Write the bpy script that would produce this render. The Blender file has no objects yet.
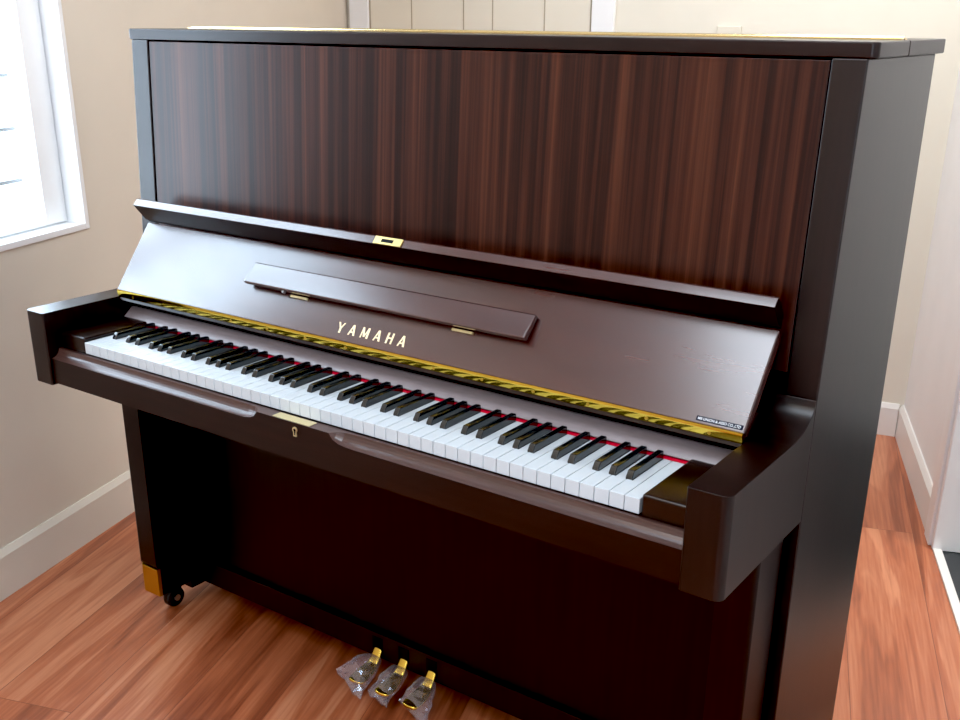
import bpy, bmesh, math, random
from mathutils import Vector, Matrix
from mathutils import noise as mnoise
random.seed(7)
sc = bpy.context.scene
C = sc.collection
PI = math.pi

# ---------------------------------------------------------------- materials
def new_mat(name):
    m = bpy.data.materials.new(name); m.use_nodes = True
    nt = m.node_tree; b = nt.nodes['Principled BSDF']
    return m, nt, b
def sset(b, **kw):
    names = dict(color='Base Color', rough='Roughness', metal='Metallic', ior='IOR', coat='Coat Weight',
                 coat_rough='Coat Roughness', spec='Specular IOR Level', trans='Transmission Weight', alpha='Alpha')
    for k, v in kw.items():
        if k == 'color': v = (*v, 1)
        b.inputs[names[k]].default_value = v
def plain(name, color, rough=.5, **kw):
    m, nt, b = new_mat(name); sset(b, color=color, rough=rough, **kw); 
    # faint procedural mottling keeps big surfaces from being dead flat
    n = nt.nodes.new('ShaderNodeTexNoise'); n.inputs['Scale'].default_value = 6
    tc = nt.nodes.new('ShaderNodeTexCoord'); nt.links.new(tc.outputs['Object'], n.inputs['Vector'])
    mix = nt.nodes.new('ShaderNodeMix'); mix.data_type = 'RGBA'
    mix.inputs[6].default_value = (*[c * .96 for c in color], 1); mix.inputs[7].default_value = (*[min(1, c * 1.04) for c in color], 1)
    nt.links.new(n.outputs['Fac'], mix.inputs[0]); nt.links.new(mix.outputs[2], b.inputs['Base Color'])
    return m
def wood(name, stops, scale, rough=.3, spec=.5, fine=None, coat=0., rot=(0, 0, 0), distort=.6, ior=1.5, bump=.0):
    """stops: [(pos, colour)], scale: noise scale per axis (small along the grain)"""
    m, nt, b = new_mat(name); N = nt.nodes.new; L = nt.links.new
    tc = N('ShaderNodeTexCoord'); mp = N('ShaderNodeMapping'); mp.inputs['Scale'].default_value = scale
    mp.inputs['Rotation'].default_value = rot
    L(tc.outputs['Object'], mp.inputs['Vector'])
    n1 = N('ShaderNodeTexNoise'); n1.inputs['Scale'].default_value = 1; n1.inputs['Detail'].default_value = 4
    n1.inputs['Distortion'].default_value = distort; L(mp.outputs['Vector'], n1.inputs['Vector'])
    mp2 = N('ShaderNodeMapping'); f = fine or tuple(s * 4 for s in scale); mp2.inputs['Scale'].default_value = f
    mp2.inputs['Rotation'].default_value = rot
    L(tc.outputs['Object'], mp2.inputs['Vector'])
    n2 = N('ShaderNodeTexNoise'); n2.inputs['Scale'].default_value = 1; n2.inputs['Detail'].default_value = 6; L(mp2.outputs['Vector'], n2.inputs['Vector'])
    mx = N('ShaderNodeMath'); mx.operation = 'MULTIPLY_ADD'; mx.inputs[1].default_value = .35
    L(n2.outputs['Fac'], mx.inputs[0])
    s = N('ShaderNodeMath'); s.operation = 'MULTIPLY'; s.inputs[1].default_value = .65; L(n1.outputs['Fac'], s.inputs[0]); L(s.outputs[0], mx.inputs[2])
    cr = N('ShaderNodeValToRGB'); e = cr.color_ramp.elements
    while len(e) < len(stops): e.new(.5)
    for el, (p, c) in zip(e, stops): el.position = p; el.color = (*c, 1)
    L(mx.outputs[0], cr.inputs['Fac']); L(cr.outputs['Color'], b.inputs['Base Color'])
    sset(b, rough=rough, spec=spec, coat=coat, ior=ior, coat_rough=rough * .8)
    b.inputs['Coat IOR'].default_value = 1.6
    if bump:
        bp = N('ShaderNodeBump'); bp.inputs['Strength'].default_value = bump; bp.inputs['Distance'].default_value = .0005
        L(n2.outputs['Fac'], bp.inputs['Height']); L(bp.outputs['Normal'], b.inputs['Normal'])
    return m

M = {}
M['body'] = wood('dark_walnut_body', [(.35, (.0055, .0013, .0009)), (.65, (.011, .0030, .0020))], (40, 40, 2.5), rough=.36, spec=.30)
M['side'] = wood('dark_walnut_side', [(.35, (.008, .0034, .0024)), (.65, (.016, .0066, .0045))], (40, 40, 2.5), rough=.32, spec=.40)
M['panel'] = wood('ribbon_figured_panel', [(.30, (.009, .0026, .0018)), (.45, (.021, .0058, .0036)), (.56, (.048, .0130, .0070)), (.70, (.098, .0300, .0140))],
                  (58, 6, .55), rough=.33, spec=.28, coat=0, fine=(190, 20, 1.4), distort=.25)
M['fall'] = wood('reddish_walnut_fallboard', [(.3, (.038, .0095, .0075)), (.55, (.062, .0175, .0135)), (.75, (.086, .027, .020))], (4, 30, 34), rough=.26, spec=.55, coat=.95, fine=(9, 120, 120))
M['horiz'] = wood('dark_walnut_rail', [(.35, (.0085, .0024, .0016)), (.65, (.017, .0052, .0034))], (3, 40, 40), rough=.34, spec=.34)
M['strip'] = wood('name_strip_wood_sheen', [(.3, (.235, .190, .195)), (.7, (.310, .255, .262))], (3, 50, 50), rough=.30, spec=.7)  # pale mauve base carries the wood's overhead reflection
M['slip'] = wood('key_slip_wood_sheen', [(.3, (.055, .026, .021)), (.7, (.085, .042, .034))], (3, 50, 50), rough=.28, spec=.6)  # rail wood lightened, upward reflection put into the base colour
M['block'] = wood('key_block_wood', [(.3, (.010, .004, .0025)), (.7, (.018, .0075, .0045))], (6, 30, 30), rough=.25)
M['brass'] = plain('polished_brass', (.86, .60, .11), .16, metal=1)
M['brass_hinge'] = plain('golden_lid_hinge', (.82, .57, .09), .10, metal=1)
M['lid_brass'] = plain('pale_lid_hinge_brass', (.86, .68, .34), .18, metal=1)
M['plate_brass'] = plain('yellow_brass_plate', (.88, .68, .26), .3, metal=.9)
M['old_brass'] = plain('satin_brass', (.62, .42, .08), .30, metal=1)
M['pale_brass'] = plain('pale_brass_plate', (.86, .74, .42), .35, metal=.8)
M['gold'] = plain('gold_lettering', (.93, .74, .45), .40, metal=.35)
M['ivory'] = plain('white_key_plastic', (.63, .68, .72), .22)
M['ebony'] = plain('black_key_plastic', (.008, .009, .010), .10, spec=.6, coat=.5)
M['red_felt'] = plain('red_felt', (.62, .012, .035), .95, spec=.1)
M['black'] = plain('matte_black', (.004, .004, .004), .6, spec=.2)
M['rubber'] = plain('black_caster_rubber', (.012, .012, .012), .45)
M['steel'] = plain('grey_steel', (.45, .45, .45), .3, metal=1)
M['sticker'] = plain('navy_sticker', (.008, .011, .026), .6, spec=.1)
M['ink'] = plain('white_print', (.85, .87, .9), .5)
M['wall_left'] = plain('beige_backlit_wall_paint', (.72, .645, .545), .75, spec=.2)  # beige base also holds the shade of a backlit wall
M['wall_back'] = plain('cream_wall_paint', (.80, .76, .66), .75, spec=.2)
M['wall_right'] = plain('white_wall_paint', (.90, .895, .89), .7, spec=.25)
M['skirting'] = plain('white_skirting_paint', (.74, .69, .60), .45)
M['skirting_right'] = plain('white_skirting_lit', (.86, .84, .81), .45)  # skirting paint lightened to stand in for a brighter right side
M['white'] = plain('white_gloss_paint', (.90, .90, .90), .4)
M['door'] = plain('cream_door_paint', (.80, .74, .62), .5)
M['door_seam'] = plain('door_groove_shadow', (.45, .38, .28), .7)
M['ceiling'] = plain('ceiling_paint', (.80, .80, .80), .8, spec=.2)
M['mat'] = plain('dark_hall_floor', (.035, .04, .045), .5)
M['bar'] = plain('grey_bar_paint', (.10, .10, .10), .5)
M['plate'] = plain('cream_plastic_plate', (.76, .71, .60), .5)

def glass_mat():
    m, nt, b = new_mat('window_glass'); nt.nodes.remove(b); N = nt.nodes.new; L = nt.links.new
    t = N('ShaderNodeBsdfTransparent'); g = N('ShaderNodeBsdfGlossy'); g.inputs['Roughness'].default_value = .02
    mx = N('ShaderNodeMixShader'); mx.inputs[0].default_value = .07
    L(t.outputs[0], mx.inputs[1]); L(g.outputs[0], mx.inputs[2]); L(mx.outputs[0], nt.nodes['Material Output'].inputs['Surface'])
    return m
M['glass'] = glass_mat()
def bag_mat():
    m, nt, b = new_mat('clear_plastic_film'); nt.nodes.remove(b); N = nt.nodes.new; L = nt.links.new
    t = N('ShaderNodeBsdfTransparent'); t.inputs['Color'].default_value = (.93, .93, .97, 1)
    g = N('ShaderNodeBsdfGlossy'); g.inputs['Roughness'].default_value = .09; g.inputs['Color'].default_value = (.95, .95, 1, 1)
    d = N('ShaderNodeBsdfDiffuse'); d.inputs['Color'].default_value = (.72, .72, .86, 1)
    lw = N('ShaderNodeLayerWeight'); lw.inputs['Blend'].default_value = .42
    ad = N('ShaderNodeMath'); ad.operation = 'MULTIPLY_ADD'; ad.inputs[1].default_value = .80; ad.inputs[2].default_value = .05; L(lw.outputs['Facing'], ad.inputs[0])
    m1 = N('ShaderNodeMixShader'); m1.inputs[0].default_value = .35; L(g.outputs[0], m1.inputs[1]); L(d.outputs[0], m1.inputs[2])
    mx = N('ShaderNodeMixShader'); L(ad.outputs[0], mx.inputs[0]); L(t.outputs[0], mx.inputs[1]); L(m1.outputs[0], mx.inputs[2])
    L(mx.outputs[0], nt.nodes['Material Output'].inputs['Surface'])
    return m
M['bag'] = bag_mat()

ROOM_ANG = math.radians(109)
def floor_mat():
    m, nt, b = new_mat('reddish_laminate_planks'); N = nt.nodes.new; L = nt.links.new
    tc = N('ShaderNodeTexCoord'); mp = N('ShaderNodeMapping'); mp.vector_type = 'POINT'
    mp.inputs['Rotation'].default_value = (0, 0, -ROOM_ANG); L(tc.outputs['Object'], mp.inputs['Vector'])   # x runs along the planks
    br = N('ShaderNodeTexBrick'); br.inputs['Scale'].default_value = 1; br.inputs['Brick Width'].default_value = 2.2; br.inputs['Row Height'].default_value = .192
    br.inputs['Mortar Size'].default_value = .0008; br.inputs['Mortar Smooth'].default_value = .2; br.offset = .37
    br.inputs['Color1'].default_value = (0, 0, 0, 1); br.inputs['Color2'].default_value = (1, 1, 1, 1); br.inputs['Mortar'].default_value = (.5, .5, .5, 1)
    L(mp.outputs['Vector'], br.inputs['Vector'])
    # offset the grain per plank
    sep = N('ShaderNodeSeparateColor'); L(br.outputs['Color'], sep.inputs['Color'])
    cx = N('ShaderNodeCombineXYZ'); sc_ = N('ShaderNodeMath'); sc_.operation = 'MULTIPLY'; sc_.inputs[1].default_value = 13.7
    L(sep.outputs['Red'], sc_.inputs[0]); L(sc_.outputs[0], cx.inputs['X']); L(sc_.outputs[0], cx.inputs['Z'])
    va = N('ShaderNodeVectorMath'); va.operation = 'ADD'; L(mp.outputs['Vector'], va.inputs[0]); L(cx.outputs[0], va.inputs[1])
    m2 = N('ShaderNodeMapping'); m2.inputs['Scale'].default_value = (1.0, 11, 1); L(va.outputs[0], m2.inputs['Vector'])
    n1 = N('ShaderNodeTexNoise'); n1.inputs['Scale'].default_value = 1; n1.inputs['Detail'].default_value = 3; n1.inputs['Distortion'].default_value = 1.0; L(m2.outputs[0], n1.inputs['Vector'])
    # cathedral rings from the contour lines of that noise
    ml = N('ShaderNodeMath'); ml.operation = 'MULTIPLY'; ml.inputs[1].default_value = 42; L(n1.outputs['Fac'], ml.inputs[0])
    sn = N('ShaderNodeMath'); sn.operation = 'SINE'; L(ml.outputs[0], sn.inputs[0])
    m3 = N('ShaderNodeMapping'); m3.inputs['Scale'].default_value = (5, 130, 1); L(va.outputs[0], m3.inputs['Vector'])
    n2 = N('ShaderNodeTexNoise'); n2.inputs['Scale'].default_value = 1; n2.inputs['Detail'].default_value = 5; L(m3.outputs[0], n2.inputs['Vector'])
    a1 = N('ShaderNodeMath'); a1.operation = 'MULTIPLY_ADD'; a1.inputs[1].default_value = .042; L(sn.outputs[0], a1.inputs[0]); L(n1.outputs['Fac'], a1.inputs[2])
    a2 = N('ShaderNodeMath'); a2.operation = 'MULTIPLY_ADD'; a2.inputs[1].default_value = .42; L(n2.outputs['Fac'], a2.inputs[0]); L(a1.outputs[0], a2.inputs[2])
    a3 = N('ShaderNodeMath'); a3.operation = 'MULTIPLY_ADD'; a3.inputs[1].default_value = .10; L(sep.outputs['Red'], a3.inputs[0]); L(a2.outputs[0], a3.inputs[2])
    cr = N('ShaderNodeValToRGB'); e = cr.color_ramp.elements; e.new(.5)
    for el, (p, c) in zip(e, [(.50, (.215, .052, .022)), (.76, (.460, .138, .060)), (1.0, (.640, .260, .135))]): el.position = p; el.color = (*c, 1)
    L(a3.outputs[0], cr.inputs['Fac'])
    mx = N('ShaderNodeMix'); mx.data_type = 'RGBA'; mx.inputs[7].default_value = (.20, .060, .032, 1)
    L(br.outputs['Fac'], mx.inputs[0]); L(cr.outputs['Color'], mx.inputs[6]); L(mx.outputs[2], b.inputs['Base Color'])
    sset(b, rough=.31, spec=.7)
    return m
M['floor'] = floor_mat()

# ---------------------------------------------------------------- mesh helpers
def obj(name, bm, mat, parent=None, bevel=0, seg=2, smooth=False, angle=35):
    bmesh.ops.recalc_face_normals(bm, faces=bm.faces)
    me = bpy.data.meshes.new(name); bm.to_mesh(me); bm.free()
    o = bpy.data.objects.new(name, me); C.objects.link(o)
    if isinstance(mat, (list, tuple)):
        for k in mat: me.materials.append(M[k])
    else: me.materials.append(M[mat])
    if parent: o.parent = parent
    if bevel:
        md = o.modifiers.new('bevel', 'BEVEL'); md.width = bevel; md.segments = seg; md.limit_method = 'ANGLE'; md.angle_limit = math.radians(angle)
        md.harden_normals = False
    if smooth or bevel:
        for p in me.polygons: p.use_smooth = True
        bm2 = bmesh.new(); bm2.from_mesh(me)
        for e in bm2.edges:
            if len(e.link_faces) == 2 and e.calc_face_angle(0) > math.radians(angle): e.smooth = bool(bevel) and False
        bm2.to_mesh(me); bm2.free()
        if bevel:
            wn = o.modifiers.new('weighted', 'WEIGHTED_NORMAL'); wn.keep_sharp = False
    return o
def part(*a, **k): return obj(*a, **k)
def empty(name, loc=(0, 0, 0)):
    o = bpy.data.objects.new(name, None); C.objects.link(o); o.location = loc; o.empty_display_size = .05; return o
def tag(o, label=None, cat=None, group=None, kind=None):
    if label: o['label'] = label
    if cat: o['category'] = cat
    if group: o['group'] = group
    if kind: o['kind'] = kind
    return o
def add_box(bm, x0, x1, y0, y1, z0, z1):
    vs = [bm.verts.new((x, y, z)) for z in (z0, z1) for x, y in ((x0, y0), (x1, y0), (x1, y1), (x0, y1))]
    for f in ((3, 2, 1, 0), (4, 5, 6, 7), (0, 1, 5, 4), (1, 2, 6, 5), (2, 3, 7, 6), (3, 0, 4, 7)): bm.faces.new([vs[i] for i in f])
    return vs
def box(x0, x1, y0, y1, z0, z1):
    bm = bmesh.new(); add_box(bm, x0, x1, y0, y1, z0, z1); return bm
def add_prism(bm, prof, x0, x1, fn=None):
    """profile of (y, z) pushed from x0 to x1"""
    fn = fn or (lambda x, y, z: (x, y, z))
    a = [bm.verts.new(fn(x0, y, z)) for y, z in prof]; b = [bm.verts.new(fn(x1, y, z)) for y, z in prof]
    n = len(prof)
    for i in range(n):
        j = (i + 1) % n; bm.faces.new((a[i], a[j], b[j], b[i]))
    bm.faces.new(a[::-1]); bm.faces.new(b)
    return a, b
def prism(prof, x0, x1):
    bm = bmesh.new(); add_prism(bm, prof, x0, x1); return bm
def add_cyl(bm, p, q, r, n=24, r2=None):
    p = Vector(p); q = Vector(q); d = (q - p).normalized(); u = d.orthogonal().normalized(); w = d.cross(u); r2 = r if r2 is None else r2
    A = [bm.verts.new(p + (u * math.cos(t) + w * math.sin(t)) * r) for t in [2 * PI * i / n for i in range(n)]]
    B = [bm.verts.new(q + (u * math.cos(t) + w * math.sin(t)) * r2) for t in [2 * PI * i / n for i in range(n)]]
    for i in range(n): bm.faces.new((A[i], A[(i + 1) % n], B[(i + 1) % n], B[i]))
    bm.faces.new(A[::-1]); bm.faces.new(B)

# ---------------------------------------------------------------- the room
H = 2.5
class Frame:
    """a wall's own coordinates: s along it, t outwards (away from the room), z up"""
    def __init__(self, P, d, out):
        self.P = Vector((*P, 0)); self.d = Vector((*d, 0)).normalized(); n = Vector((-self.d.y, self.d.x, 0))
        self.n = n if n.dot(Vector((*out, 0))) > 0 else -n
    def __call__(self, s, t, z): v = self.P + self.d * s + self.n * t; return Vector((v.x, v.y, z))
    def boxes(self, bxs):
        bm = bmesh.new()
        for s0, s1, t0, t1, z0, z1 in bxs:
            vs = add_box(bm, s0, s1, t0, t1, z0, z1)
            for v in vs: v.co = self(*v.co)
        return bm
    def rot(self): return math.atan2(self.d.y, self.d.x)
CORNER_L = (-1.700, 2.000); CORNER_R = (.400, 2.425)
FL = Frame((-1.085, -.014), (-.2912, .9567), (-1, 0))      # left wall
FR = Frame(CORNER_R, (.366, -.931), (1, 0))                 # right wall
FB = Frame(CORNER_R, (CORNER_L[0] - .4, CORNER_L[1] - 2.425), (0, 1))   # back wall, s runs to the left
LS0, LS1 = -2.95, 2.11        # left wall from front to back corner
RS1 = 5.3
fa = FL(LS0, 0, 0); fb = FR(RS1, 0, 0)
FF = Frame((fa.x, fa.y), (fb.x - fa.x, fb.y - fa.y), (0, -1)); FLEN = (fb - fa).length
def struct(name, bm, mat, parent=None, **k):
    o = obj(name, bm, mat, parent, **k)
    if parent is None: o['kind'] = 'structure'
    return o
bm = bmesh.new()
P4 = [FL(LS0 - .1, .1, 0), FR(RS1 + .1, .1, 0), FR(-.1, .1, 0), FB((Vector(CORNER_L) - Vector(CORNER_R)).length + .1, .1, 0)]
def slab(pts, z0, z1):
    bm = bmesh.new(); a = [bm.verts.new((p.x, p.y, z0)) for p in pts]; b = [bm.verts.new((p.x, p.y, z1)) for p in pts]
    bm.faces.new(a[::-1]); bm.faces.new(b)
    for i in range(len(pts)): bm.faces.new((a[i], a[(i + 1) % len(pts)], b[(i + 1) % len(pts)], b[i]))
    return bm
bm.free()
DOOR_S0, DOOR_S1 = .848, 1.70          # doorway in the right wall
P_FL = [FL(LS0, 0, 0), FR(RS1, 0, 0), FR(0, 0, 0), FB((Vector(CORNER_L) - Vector(CORNER_R)).length, 0, 0)]
struct('floor', slab(P_FL, -.06, 0), 'floor')
struct('ceiling', slab(P4, H, H + .08), 'ceiling')
WIN = (-.36, .497, .822, 2.20)           # s0, s1, z0, z1 of the window opening
s0, s1, z0, z1 = WIN
T = .14
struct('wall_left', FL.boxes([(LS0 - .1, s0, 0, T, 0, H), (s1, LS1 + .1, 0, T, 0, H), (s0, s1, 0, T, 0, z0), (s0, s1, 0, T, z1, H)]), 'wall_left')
BL = (Vector(CORNER_L) - Vector(CORNER_R)).length
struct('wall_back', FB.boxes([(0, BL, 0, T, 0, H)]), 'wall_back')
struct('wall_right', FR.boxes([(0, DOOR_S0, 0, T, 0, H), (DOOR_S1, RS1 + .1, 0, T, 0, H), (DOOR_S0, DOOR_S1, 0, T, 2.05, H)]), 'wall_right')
WF = (1.0, 1.75, .5, 1.9)
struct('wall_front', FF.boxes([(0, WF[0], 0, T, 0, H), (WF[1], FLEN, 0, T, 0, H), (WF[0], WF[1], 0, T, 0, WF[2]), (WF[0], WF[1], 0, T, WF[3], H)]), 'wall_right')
# baseboards: a flat board with a small sloped top
def board(F, segs, h, th, mat, name):
    bm = bmesh.new()
    for a, b in segs:
        pr = [(0, 0), (-th, 0), (-th, h - .016), (-th * .35, h), (0, h)]
        add_prism(bm, pr, a, b, lambda s, t, z: F(s, t, z))
    return struct(name, bm, mat)
board(FL, [(LS0, LS1 - .014)], .122, .014, 'skirting', 'baseboard_left')
board(FR, [(0, DOOR_S0 - .075), (DOOR_S1 + .075, RS1)], .115, .014, 'skirting_right', 'baseboard_right')
board(FB, [(.014, 1.09), (2.06, BL - .014)], .115, .014, 'skirting_right', 'baseboard_back')
board(FF, [(.014, FLEN - .014)], .115, .014, 'skirting_right', 'baseboard_front')

# window in the left wall: casing, fixed frame, sash with a stile, glass, bars outside
def window(name, F, s0, s1, z0, z1, stiles, bars, latch=True):
    w = .020
    bm = F.boxes([(s0 - w, s0, -.008, .06, z0 - w, z1 + w), (s1, s1 + w, -.008, .06, z0 - w, z1 + w), (s0, s1, -.008, .06, z0 - w, z0), (s0, s1, -.008, .06, z1, z1 + w)])
    bm.free()
    w = .016
    root = tag(obj(name, F.boxes([(s0, s0 + w, -.006, .13, z0, z1), (s1 - w, s1, -.006, .13, z0, z1), (s0 + w, s1 - w, -.006, .13, z0, z0 + w), (s0 + w, s1 - w, -.006, .13, z1 - w, z1)]), 'white', bevel=.002), kind='structure')
    a, b, c, d = s0 + w + .004, s1 - w - .004, z0 + w + .004, z1 - w - .004
    e = .078
    bx = [(a, a + e, .045, .085, c, d), (b - e, b, .045, .085, c, d), (a + e, b - e, .045, .085, c, c + .018), (a + e, b - e, .045, .085, d - e, d)]
    for st in stiles: bx.append((st - .02, st + .02, .045, .085, c + .018, d - e))
    obj('sash', F.boxes(bx), 'white', root, bevel=.002)
    obj('pane', F.boxes([(a + e, b - e, .062, .066, c + .018, d - e)]), 'glass', root)
    z = c + .102
    while z < d - e and bars:
        bm = F.boxes([(a + e - .02, b - e + .022, .118, .128, z, z + .009)]); obj('security_bar', bm, 'bar', root); z += .125
    if latch:
        bm = F.boxes([(s1 - .375, s1 - .355, .028, .045, z0 + .17, z0 + .29), (s1 - .372, s1 - .358, .01, .028, z0 + .17, z0 + .19)])
        obj('window_handle', bm, 'white', root, bevel=.003)
    return root
window('window_1', FL, *WIN, [.02], True, True)
window('window_2', FF, *WF, [1.35], False, False)

# panelled door in the back wall, seen over the lid
dr = tag(obj('door_1', FB.boxes([(1.178, 2.035, -.012, 0, 0, 2.04)]), 'door', bevel=.002), kind='structure')
for s in (1.345, 1.541, 1.654, 1.863):
    obj('panel_groove', FB.boxes([(s - .002, s + .002, -.0135, -.0115, .05, 2.0)]), 'door_seam', dr)
obj('door_gap', FB.boxes([(1.172, 1.179, -.0125, 0, 0, 2.045), (2.034, 2.041, -.0125, 0, 0, 2.045)]), 'door_seam', dr)
struct('trim_1', FB.boxes([(1.092, 1.172, -.022, 0, 0, 2.12), (2.041, 2.121, -.022, 0, 0, 2.12), (1.172, 2.041, -.022, 0, 2.045, 2.12)]), 'white', bevel=.003)
# wall plate beside the door
sw = obj('switch_plate', FB.boxes([(.665, .745, -.010, 0, 1.20, 1.316)]), 'plate', bevel=.003)
tag(sw, 'cream rectangular wall plate showing just above the piano lid', 'switch')
obj('rocker', FB.boxes([(.690, .720, -.014, -.010, 1.235, 1.290)]), 'plate', sw, bevel=.001)

# doorway in the right wall: casing, jamb, threshold, dark hall floor, hall walls
struct('trim_2', FR.boxes([(DOOR_S0 - .075, DOOR_S0 - .004, -.020, 0, 0, 2.12), (DOOR_S1 + .004, DOOR_S1 + .075, -.020, 0, 0, 2.12), (DOOR_S0 - .004, DOOR_S1 + .004, -.020, 0, 2.05, 2.12)]), 'white', bevel=.004)
struct('trim_3', FR.boxes([(DOOR_S0, DOOR_S0 + .02, -.012, .16, 0, 2.05), (DOOR_S1 - .02, DOOR_S1, -.012, .16, 0, 2.05), (DOOR_S0 + .02, DOOR_S1 - .02, -.012, .16, 2.03, 2.05)]), 'white', bevel=.003)
struct('trim_4', FR.boxes([(DOOR_S0 + .02, DOOR_S1 - .02, -.010, .012, 0, .006)]), 'skirting_right')
struct('floor_hall', FR.boxes([(DOOR_S0 - .6, DOOR_S1 + .8, 0.001, 1.2, -.06, -.001)]), 'mat')
struct('wall_hall', FR.boxes([(DOOR_S0 - .6, DOOR_S1 + .8, 1.2, 1.3, 0, H), (DOOR_S0 - .7, DOOR_S0 - .6, T, 1.3, 0, H), (DOOR_S1 + .8, DOOR_S1 + .9, T, 1.3, 0, H)]), 'wall_right')
struct('ceiling_hall', FR.boxes([(DOOR_S0 - .7, DOOR_S1 + .9, T, 1.3, H, H + .08)]), 'ceiling')

# ---------------------------------------------------------------- the piano
W = .750; AI = .690                      # half width, inner face of the arms
ZT = 1.3104; LT = .0208                  # lid top, lid thickness
ZK = .7346                               # top of the white keys
YF, YB = .287, .636                      # front and back of the case
piano = empty('upright_piano')
tag(piano, 'dark walnut upright piano with open keyboard standing on the wooden floor', 'piano')
def pt(name, bm, mat, **k): return obj(name, bm, mat, piano, **k)

for sx in (-1, 1):
    a, b = sorted((sx * (.702 if sx > 0 else .699), sx * W))
    pt('side_panel', prism([(.262, .03), (.262, .80), (.2925, ZT - LT), (YB, ZT - LT), (YB, .03)], a, b), 'side', bevel=.0025)
# upper panel between the sides, a hair behind the stiles
pt('upper_panel', prism([(.2674, .86), (.2936, ZT - LT - .003), (.313, ZT - LT - .003), (.287, .86)], -.6955, .7008), 'panel', bevel=.0012)
pt('back_board', box(-.70, .70, YB - .03, YB - .004, .05, ZT - LT), 'body')
# lid: front flap with rounded corners, rear half, continuous brass hinge standing a little proud
def lid_board(x0, x1, y0, y1, z0, z1, rf):
    bm = box(x0, x1, y0, y1, z0, z1)
    if rf:
        es = [e for e in bm.edges if all(abs(v.co.y - y0) < 1e-6 for v in e.verts) and abs(e.verts[0].co.x - e.verts[1].co.x) < 1e-6]
        bmesh.ops.bevel(bm, geom=es, offset=rf, segments=6, profile=.5, affect='EDGES')
    return bm
LW = .7610; YH = .440
pt('lid_front', lid_board(-LW, LW, .2925, YH - .0008, ZT - LT, ZT, .010), 'horiz', bevel=.0025, angle=60)
pt('lid_rear', box(-LW, LW, YH + .0008, YB + .003, ZT - LT, ZT), 'horiz', bevel=.002)
lh = pt('lid_hinge', box(-.730, .752, YH - .014, YH + .014, ZT, ZT + .0022), 'lid_brass')
bm = bmesh.new(); add_cyl(bm, (-.730, YH, ZT + .002), (.752, YH, ZT + .002), .0032, 12); obj('hinge_barrel', bm, 'lid_brass', lh, smooth=True)

# fallboard: leans back; front lip folds forward over it
fy0, fz0, fy1, fz1 = .1445, .8012, .2421, .9286
ud = Vector((0, fy1 - fy0, fz1 - fz0)); FLN = ud.length; ud.normalize(); nd = Vector((0, -ud.z, ud.y))    # along / out of the board
def onboard(x, u, n): v = Vector((x, fy0, fz0)) + ud * u + nd * n; return v
def boardbox(x0, x1, u0, u1, n0, n1, bm=None):
    bm = bm or bmesh.new(); vs = add_box(bm, x0, x1, u0, u1, n0, n1)
    for v in vs: v.co = onboard(*v.co)
    return bm
FX = .6915
fall = pt('fallboard', boardbox(-FX, FX, 0, FLN, -.020, 0), 'fall', bevel=.0026)
# the lip: polygon in (y, z)
lip = [(.2440, .9290), (.2375, .9365), (.2360, .9345), (.2085, .9680), (.2190, .9790), (.2225, .9800), (.2520, .9480)]
lb = prism(lip, -FX, .6925); lb.faces.ensure_lookup_table()
for f in lb.faces:
    c = f.calc_center_median(); f.material_index = 1 if (.966 < c.z and c.y < .222) else 0  # underside shade put in as darker wood, front edge keeps the redder wood
obj('front_lip', lb, ['body', 'fall'], fall, bevel=.0012, angle=20)
def lipface(x0, x1, a0, a1, off0, off1, mat, name, par):
    p = Vector((0, .2085, .9680)); q = Vector((0, .2190, .9790)); u = (q - p); Lq = u.length; u.normalize(); n = Vector((0, -u.z, u.y))
    bm = bmesh.new(); vs = add_box(bm, x0, x1, a0 * Lq, a1 * Lq, off0, off1)
    for v in vs: x, aa, nn = v.co; v.co = Vector((x, 0, 0)) + p + u * aa + n * nn
    return obj(name, bm, mat, par)
lipface(-.033, .028, .02, .98, -.001, .0022, 'plate_brass', 'lock_plate', fall)
lipface(-.0165, .0095, .28, .70, .0018, .0027, 'black', 'lock_slot', fall)
# polished brass strip rolled under the lower edge
pr = []
BR = .0225; byc = fy0 + BR * math.cos(math.radians(9)); bzc = fz0 - BR * math.sin(math.radians(9))
for i in range(13):
    ph = math.radians(9 - 50 * i / 12); pr.append((byc - BR * math.cos(ph), bzc + BR * math.sin(ph)))
pr += [(pr[-1][0] + .008, pr[-1][1] - .001), (fy0 + .016, fz0 - .002)]
hs = pt('fallboard_hinge', prism(pr, -.6895, .6895), 'brass_hinge', smooth=True, angle=60)
for k in range(14):
    x = -.64 + k * .0985; bm = bmesh.new(); add_cyl(bm, (x, pr[6][0] - .0006, pr[6][1]), (x, pr[6][0] + .003, pr[6][1]), .0028, 12, .0028); obj('hinge_screw', bm, 'old_brass', hs)
# music desk folded flat on the fallboard
bm = boardbox(-.329, .310, .066, .1125, 0, 1)
for v in bm.verts:
    u = (v.co - onboard(v.co.x, 0, 0)).dot(ud); n = (v.co - onboard(v.co.x, 0, 0)).dot(nd); lo = u < .09
    v.co = onboard(v.co.x, u, (.008 if lo else .002) if n < .5 else (.0205 if lo else .0115))
desk = pt('music_desk', bm, 'fall', bevel=.003, seg=3)
obj('desk_mount', boardbox(-.318, .300, .069, .109, -.001, .004), 'black', desk)
for a, b in ((-.214, -.172), (.160, .203)):
    obj('desk_hinge', boardbox(a, b, .0608, .0648, .0005, .0040), 'pale_brass', desk)
bm = bmesh.new(); p = onboard(-.229, .0655, .006); q = onboard(-.229, .0655, .012); add_cyl(bm, p, q, .003, 12); obj('desk_knob', bm, 'steel', desk)
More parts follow.
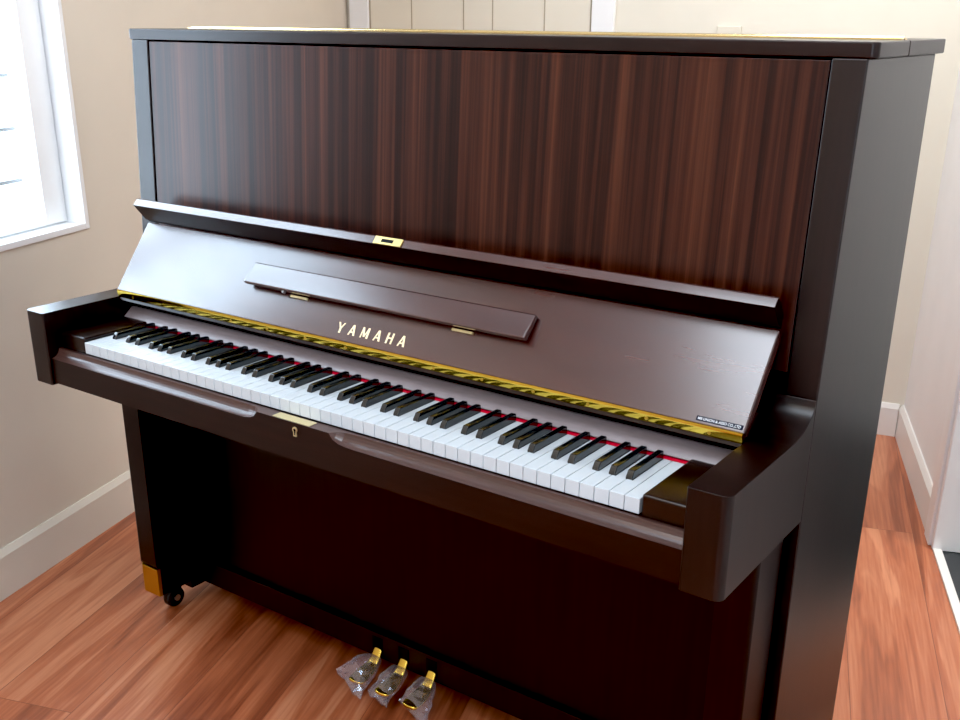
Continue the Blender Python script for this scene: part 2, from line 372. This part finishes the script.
# maker's name: six inlaid capitals
def glyph(ch):
    q = []                                   # strokes as quads in a 0..1 box
    def line(x0, y0, x1, y1, w): 
        q.append([(x0 - w / 2, y0), (x0 + w / 2, y0), (x1 + w / 2, y1), (x1 - w / 2, y1)])
    def bar(x0, x1, y, h): q.append([(x0, y - h / 2), (x1, y - h / 2), (x1, y + h / 2), (x0, y + h / 2)])
    if ch == 'Y': line(.5, 0, .5, .48, .28); line(.5, .40, .10, 1, .26); line(.5, .40, .90, 1, .22)
    if ch == 'A': line(.08, 0, .50, 1, .22); line(.90, 0, .54, 1, .30); bar(.26, .76, .30, .13)
    if ch == 'M': line(.10, 0, .14, 1, .15); line(.90, 0, .86, 1, .26); line(.16, 1, .50, .12, .24); line(.84, 1, .52, .12, .15)
    if ch == 'H': line(.14, 0, .14, 1, .27); line(.86, 0, .86, 1, .27); bar(.14, .86, .52, .14)
    return q
bm = bmesh.new()
lw = {'Y': .0155, 'A': .0150, 'M': .0180, 'H': .0145}
xs = -.0790; gap = (.1560 - sum(lw[c] for c in 'YAMAHA')) / 5
for ch in 'YAMAHA':
    for k, q in enumerate(glyph(ch)):
        n0 = .0004 + .00004 * k
        bm.faces.new([bm.verts.new(onboard(xs + a * lw[ch], .0145 + b * .0200, n0)) for a, b in q])
    xs += lw[ch] + gap
tag(pt('maker_lettering', bm, 'gold'), label='gold capital letters')
# small dealer sticker at the right end
stk = pt('dealer_sticker', boardbox(.6180, .6875, .0052, .0120, .0001, .0006), 'sticker')
def text_mesh(txt, size, width, place):
    cu = bpy.data.curves.new('t', 'FONT'); cu.body = txt; cu.size = size; cu.offset = .012 * size
    o = bpy.data.objects.new('t', cu); C.objects.link(o); bpy.context.view_layer.update()
    me = bpy.data.meshes.new_from_object(o.evaluated_get(bpy.context.evaluated_depsgraph_get()))
    C.objects.unlink(o); bpy.data.objects.remove(o)
    xs = [v.co.x for v in me.vertices]; a, b = min(xs), max(xs)
    for v in me.vertices: v.co = place((v.co.x - a) / (b - a) * width, v.co.y)
    bm = bmesh.new(); bm.from_mesh(me); return bm
bm = text_mesh('MB UNION & ASSO CO.,LTD', .0058, .0640, lambda x, y: onboard(.6205 + x, .0066 + y, .0008))
obj('sticker_print', bm, 'ink', stk)

# dark inner cheek behind the fallboard, name strip, felt
pt('hinge_rail', prism([(.1460, .7800), (.1720, .7800), (.1800, .7590), (.2050, .7590), (.2050, .8150), (.1560, .8000)], -.689, .689), 'horiz')
pt('name_strip', prism([(.1515, .7400), (.1755, .7598), (.1950, .7598), (.1950, .7380), (.1520, .7380)], -.689, .689), 'strip', bevel=.001)
pt('felt_strip', box(-.6115, .6115, .1455, .1560, .7350, .7362), 'red_felt')
# arms: flat top that sweeps up into the case
arm = [(-.033, .638), (-.033, .7865)]
for i in range(0, 13):
    t = i / 12 * PI / 2; arm.append((.178 + .082 * math.sin(t), .7865 + .042 * (1 - math.cos(t))))
arm += [(.2612, .8290), (.2612, .638)]
for sx in (-1, 1):
    a, b = sorted((sx * AI, sx * W)); bm = prism(arm, a, b)
    es = [e for e in bm.edges if all(abs(v.co.y + .033) < 1e-5 and abs(v.co.x - sx * W) < 1e-5 for v in e.verts)]
    bmesh.ops.bevel(bm, geom=es, offset=.013, segments=7, profile=.5, affect='EDGES')
    es = [e for e in bm.edges if all(abs(v.co.y + .033) < 1e-5 and abs(v.co.x - sx * AI) < 1e-5 for v in e.verts)]
    bmesh.ops.bevel(bm, geom=es, offset=.004, segments=3, profile=.5, affect='EDGES')
    pt('arm', bm, 'side', bevel=.0016, angle=50)
# key blocks
for sx in (-1, 1):
    a, b = sorted((sx * .6130, sx * (AI - .0005)))
    pt('key_block', box(a, b, .001, .155, .706, .7425), 'block', bevel=.0035, seg=3)
# keybed rail with the finger scoops either side of the flat centre
def rail():
    bm = bmesh.new()
    yf = -.0265; zt = .7105; zb = .6425
    xsn = [-AI + .0005, -.150, -.135, -.120, -.108, -.100, .066, .074, .086, .101, .116, AI - .0005]
    dep = [1, 1, .97, .85, .55, 0, 0, .55, .85, .97, 1, 1]
    rows = []
    for x, d in zip(xsn, dep):
        ye = yf + .0185 * d; ze = zt - .0165 * d
        pr = [(.10, zt - .001), (-.002, zt), (ye + .0005, zt)]
        for k in range(1, 6):
            t = k / 6 * PI / 2
            pr.append((yf + (ye - yf) * math.cos(t), zt - .0004 - (zt - ze) * math.sin(t)) if d else (yf, zt - .0001 * k))
        pr += [(yf, ze - .0006), (yf, zb), (.10, zb)]
        rows.append([bm.verts.new((x, y, z)) for y, z in pr])
    n = len(rows[0])
    for r0, r1 in zip(rows, rows[1:]):
        for i in range(n): bm.faces.new((r0[i], r0[(i + 1) % n], r1[(i + 1) % n], r1[i]))
    bm.faces.new(rows[0][::-1]); bm.faces.new(rows[-1])
    for f in bm.faces:
        c = f.calc_center_median(); 
        f.material_index = 1 if (c.z > .686 and c.y < .02 and abs(c.x) < AI - .002 and (f.normal.z if f.normal.length else 0) != 99) else 0
    for f in bm.faces:
        f.normal_update()
        if abs(f.normal.y) > .98: f.material_index = 0  # forward faces stay dark, the rest carry the painted reflection
    return bm
pt('key_rail', rail(), ['horiz', 'slip'], smooth=False)
pt('keybed', box(-AI + .001, AI - .001, .0, .27, .655, .704), 'body')
lp = pt('lock_plate', box(-.064, .021, -.0245, -.0055, .7102, .7116), 'pale_brass', bevel=.0005)
bm = bmesh.new(); add_cyl(bm, (-.0095, -.0282, .6985), (-.0095, -.0262, .6985), .0052, 20)
add_box(bm, -.0130, -.0060, -.0282, -.0262, .6870, .6975); kh = pt('keyhole_plate', bm, 'pale_brass')
bm = bmesh.new(); add_cyl(bm, (-.0095, -.0286, .6985), (-.0095, -.0280, .6985), .0026, 16); add_box(bm, -.0107, -.0083, -.0286, -.0280, .6895, .6985); obj('keyhole', bm, 'black', kh)

# 88 keys
P = .0235; X0 = -.611
def has_black(i): return 'ABCDEFG'[i % 7] in 'ACDFG' and i < 51
off = {'A': .0035, 'C': -.0025, 'D': .0025, 'F': -.0035, 'G': 0}
BW = .0108
def bx_of(i): return X0 + (i + 1) * P + off['ABCDEFG'[i % 7]]
cache = {}
for i in range(52):
    L = X0 + i * P; key = ('ABCDEFG'[i % 7], i == 0, i == 51)
    if key not in cache:
        g = .0005
        l, r = L + g, L + P - g
        lb = bx_of(i - 1) + BW / 2 + .0006 if i > 0 and has_black(i - 1) else l
        rb = bx_of(i) - BW / 2 - .0006 if has_black(i) else r
        if i == 51: lb = l
        pts = [(l, 0), (r, 0), (r, .050), (rb, .050), (rb, .150), (lb, .150), (lb, .050), (l, .050)]
        cl = [pts[0]]
        for p_ in pts[1:]:
            if (abs(p_[0] - cl[-1][0]) + abs(p_[1] - cl[-1][1])) > 1e-5: cl.append(p_)
        bm = bmesh.new(); bt = [bm.verts.new((x - L, y, ZK - .0225)) for x, y in cl]; tp = [bm.verts.new((x - L, y, ZK)) for x, y in cl]
        bm.faces.new(bt[::-1]); bm.faces.new(tp)
        for k in range(len(cl)): bm.faces.new((bt[k], bt[(k + 1) % len(cl)], tp[(k + 1) % len(cl)], tp[k]))
        o = pt('white_key', bm, 'ivory', bevel=.0008, seg=2, angle=60); cache[key] = o
    else:
        o = cache[key].copy(); C.objects.link(o); o.parent = piano
    o.location = (L, 0, 0)
proto = None
for i in range(52):
    if not has_black(i): continue
    if proto is None:
        bm = bmesh.new(); w0, w1, h = BW / 2, .0050, .0120
        A = [(-w0, .0495, -.006), (w0, .0495, -.006), (w0, .148, -.006), (-w0, .148, -.006)]
        A2 = [(-w0, .0495, .002), (w0, .0495, .002), (w0, .148, .002), (-w0, .148, .002)]
        B = [(-w1, .0560, h), (w1, .0560, h), (w1, .148, h), (-w1, .148, h)]
        vs = [[bm.verts.new(p_) for p_ in q] for q in (A, A2, B)]
        bm.faces.new(vs[0][::-1]); bm.faces.new(vs[2])
        for u, v in ((0, 1), (1, 2)):
            for k in range(4): bm.faces.new((vs[u][k], vs[u][(k + 1) % 4], vs[v][(k + 1) % 4], vs[v][k]))
        proto = o = pt('black_key', bm, 'ebony', bevel=.0014, seg=3, angle=50)
    else:
        o = proto.copy(); C.objects.link(o); o.parent = piano
    o.location = (bx_of(i), 0, ZK)

# kick panel, bottom rail
pt('kick_panel', box(-.700, .700, .276, .294, .120, .645), 'body', bevel=.001)
pt('bottom_rail', box(-.698, .698, .265, .300, .064, .124), 'body', bevel=.0015)
# legs, toe blocks with brass caps, casters
for sx in (-1, 1):
    a, b = sorted((sx * .673, sx * .733))
    prof = [(.148, .640), (.148, .150), (.152, .142), (.162, .138), (.245, .138), (.245, .640)]
    bm = prism(prof, a, b)
    es = [e for e in bm.edges if all(abs(v.co.y - .148) < 1e-5 and abs(v.co.x - sx * .733) < 1e-5 for v in e.verts)]
    bmesh.ops.bevel(bm, geom=es, offset=.008, segments=5, profile=.5, affect='EDGES')
    lg = pt('leg', bm, 'body', bevel=.0015)
    toe = pt('toe_block', box(a, b, .157, .290, .068, .1385), 'body', bevel=.0015)
    bm = box(a - .0006, b + .0006, .148, .158, .069, .1395)
    es = [e for e in bm.edges if all(abs(v.co.y - .148) < 1e-5 for v in e.verts) and abs(e.verts[0].co.z - e.verts[1].co.z) > .01 and (e.verts[0].co.x * sx) > .70]
    bmesh.ops.bevel(bm, geom=es, offset=.010, segments=6, profile=.5, affect='EDGES')
    obj('brass_cap', bm, 'old_brass', toe, bevel=.001, angle=60)
    cx = sx * .715; cy = .218
    bm = bmesh.new(); add_cyl(bm, (cx - .010, cy, .025), (cx + .010, cy, .025), .025, 32)
    cs = pt('caster', bm, 'rubber', bevel=.003)
    bm = bmesh.new()
    for s in (-1, 1):
        add_prism(bm, [(cy - .010, .070), (cy + .022, .070), (cy + .006, .018), (cy - .006, .018)], cx + s * .0125 - .0012, cx + s * .0125 + .0012)
    add_box(bm, cx - .0137, cx + .0137, cy - .012, cy + .024, .062, .0685)
    obj('caster_fork', bm, 'black', cs)
    bm = bmesh.new(); add_cyl(bm, (cx - .0155, cy, .025), (cx + .0155, cy, .025), .008, 16); obj('caster_axle', bm, 'steel', cs)
for sx in (-1, 1):     # rear casters
    bm = bmesh.new(); add_cyl(bm, (sx * .66 - .010, .585, .025), (sx * .66 + .010, .585, .025), .025, 24); pt('caster', bm, 'rubber', bevel=.003)
pt('bottom_board', box(-.702, .702, .29, .62, .050, .066), 'body')

# pedals: neck comes out of the bottom rail, dips, and widens to a rounded tip
def pedal_bm(x):
    bm = bmesh.new()
    st = [(.300, .0095, .112, .018), (.284, .0095, .109, .018), (.274, .0098, .102, .018), (.262, .0105, .084, .016), (.250, .0125, .066, .014), (.240, .0165, .059, .013),
          (.224, .0205, .056, .012), (.206, .0210, .053, .011), (.192, .0195, .051, .010), (.185, .0130, .050, .008)]
    rings = []
    for y, w, z, th in st:
        rings.append([bm.verts.new((x + w * a, y, z + th * b)) for a, b in ((-1, -.75), (-.6, -1), (.6, -1), (1, -.75), (1, -.25), (.7, 0), (-.7, 0), (-1, -.25))])
    for r0, r1 in zip(rings, rings[1:]):
        for k in range(8): bm.faces.new((r0[k], r0[(k + 1) % 8], r1[(k + 1) % 8], r1[k]))
    bm.faces.new(rings[0]); bm.faces.new(rings[-1][::-1])
    return bm
PX = (-.103, -.032, .042)
for x in PX:
    pd = pt('pedal', pedal_bm(x), 'brass', smooth=True, angle=50)
    md = pd.modifiers.new('sub', 'SUBSURF'); md.levels = 1; md.render_levels = 2
    obj('pedal_slot', box(x - .014, x + .014,   .2643, .2656, .082, .114), 'black', pd)

# thin crumpled bags pulled over the pedal tips
def bag(name, front, back, thick, seed, droop):
    """front: (left, right) mouth corners in front of the tip; back: (left, right) on the neck"""
    bm = bmesh.new(); nu, nv = 13, 18
    fl, fr = map(Vector, front); bl, br_ = map(Vector, back)
    rows = []
    for i in range(nu):
        t = i / (nu - 1); l = bl.lerp(fl, t); r = br_.lerp(fr, t); c = (l + r) / 2
        th = thick * math.sin(PI * min(1, .14 + t * .84)) + .0014
        row = []
        for j in range(nv):
            a = 2 * PI * j / nv; k = math.cos(a); s = math.sin(a)
            p = c + (r - l) / 2 * (math.copysign(abs(k) ** .75, k)) + Vector((0, 0, th * s))
            nz = mnoise.noise_vector(Vector((p.x * 55 + seed * 9.1, p.y * 55, p.z * 60))) * .0050 + mnoise.noise_vector(Vector((p.x * 140 + seed * 5, p.y * 140, p.z * 140))) * .0022
            p = p + nz * (.35 + .65 * min(1, t * 2)) + Vector((0, 0, -droop * max(0, t - .6) * 2))
            p.z = max(p.z, .003)
            row.append(bm.verts.new(p))
        rows.append(row)
    for r0, r1 in zip(rows, rows[1:]):
        for k in range(nv): bm.faces.new((r0[k], r0[(k + 1) % nv], r1[(k + 1) % nv], r1[k]))
    o = obj(name, bm, 'bag', smooth=False)
    return o
b1 = bag('plastic_bag', ((-.172, .208, .040), (-.064, .158, .040)), ((-.126, .256, .066), (-.082, .252, .068)), .020, 1, .004)
tag(b1, 'clear crumpled plastic bag over the leftmost piano pedal', 'plastic bag', 'plastic bags over the pedals')
b2 = bag('plastic_bag', ((-.066, .188, .042), (-.006, .176, .036)), ((-.054, .256, .066), (-.010, .252, .068)), .019, 2, .006)
tag(b2, 'clear crumpled plastic bag over the middle piano pedal', 'plastic bag', 'plastic bags over the pedals')
b3 = bag('plastic_bag', ((.008, .200, .046), (.098, .172, .034)), ((.020, .256, .066), (.064, .252, .068)), .019, 3, .006)
tag(b3, 'clear crumpled plastic bag over the rightmost piano pedal', 'plastic bag', 'plastic bags over the pedals')

# ---------------------------------------------------------------- light
def area(name, loc, target, sx, sy, power, color):
    l = bpy.data.lights.new(name, 'AREA'); l.shape = 'RECTANGLE'; l.size = sx; l.size_y = sy; l.energy = power; l.color = color
    o = bpy.data.objects.new(name, l); C.objects.link(o); o.location = loc
    o.rotation_euler = (Vector(target) - Vector(loc)).to_track_quat('-Z', 'Y').to_euler(); return o
def portal(name, F, w):
    o = area(name, F((w[0] + w[1]) / 2, .135, (w[2] + w[3]) / 2), F((w[0] + w[1]) / 2, -1, (w[2] + w[3]) / 2), w[1] - w[0], w[3] - w[2], 1, (1, 1, 1)); o.data.cycles.is_portal = True
portal('left_window_portal', FL, WIN); portal('front_window_portal', FF, WF)
area('ceiling_lamp', (.35, -.75, H - .03), (.35, -.75, 0), .9, .9, 25, (.78, .89, 1))
area('front_fill', (-.05, -1.75, H - .03), (-.05, -1.75, 0), .6, .6, 9, (1, .92, .82))  # added warm fill light, not a known fixture
area('hall_fill', FR(1.3, .7, H - .05), FR(1.3, .7, 0), .5, .5, 25, (1, .98, .95))  # added fill light, brightens the doorway side
area('rear_fill', (.22, 1.55, H - .03), (.22, 1.55, 0), .5, .5, 20, (1, .96, .91))  # added fill light for the back wall and right-hand floor
w = bpy.data.worlds.new('world'); sc.world = w; w.use_nodes = True
bg = w.node_tree.nodes['Background']; bg.inputs['Color'].default_value = (.66, .83, 1, 1); bg.inputs['Strength'].default_value = 12.5

# ---------------------------------------------------------------- camera
cam = bpy.data.cameras.new('camera'); co = bpy.data.objects.new('camera', cam); C.objects.link(co); sc.camera = co
yaw, pit, rol = math.radians(35.4596), math.radians(-21.3046), math.radians(.4004)
fw = Vector((-math.sin(yaw) * math.cos(pit), math.cos(yaw) * math.cos(pit), math.sin(pit))); rt = Vector((math.cos(yaw), math.sin(yaw), 0)); up = rt.cross(fw)
r2 = rt * math.cos(rol) + up * math.sin(rol); u2 = -rt * math.sin(rol) + up * math.cos(rol)
mw = Matrix((r2, u2, -fw)).transposed().to_4x4(); mw.translation = Vector((1.1779, -1.1711, 1.3352)); co.matrix_world = mw
cam.sensor_width = 36; cam.lens = 1052.56 / 960 * 36; cam.shift_x = 1.584 / 960; cam.shift_y = 68.51 / 960; cam.clip_start = .02
sc.view_settings.view_transform = 'Standard'; sc.view_settings.look = 'None'; sc.view_settings.exposure = 0; sc.view_settings.gamma = 1
sc.view_settings.use_curve_mapping = True; sc.view_settings.curve_mapping.black_level = (.0105, .0100, .0098)
try: sc.cycles.use_denoising = True; sc.cycles.max_bounces = 10; sc.cycles.transparent_max_bounces = 16
except Exception: pass
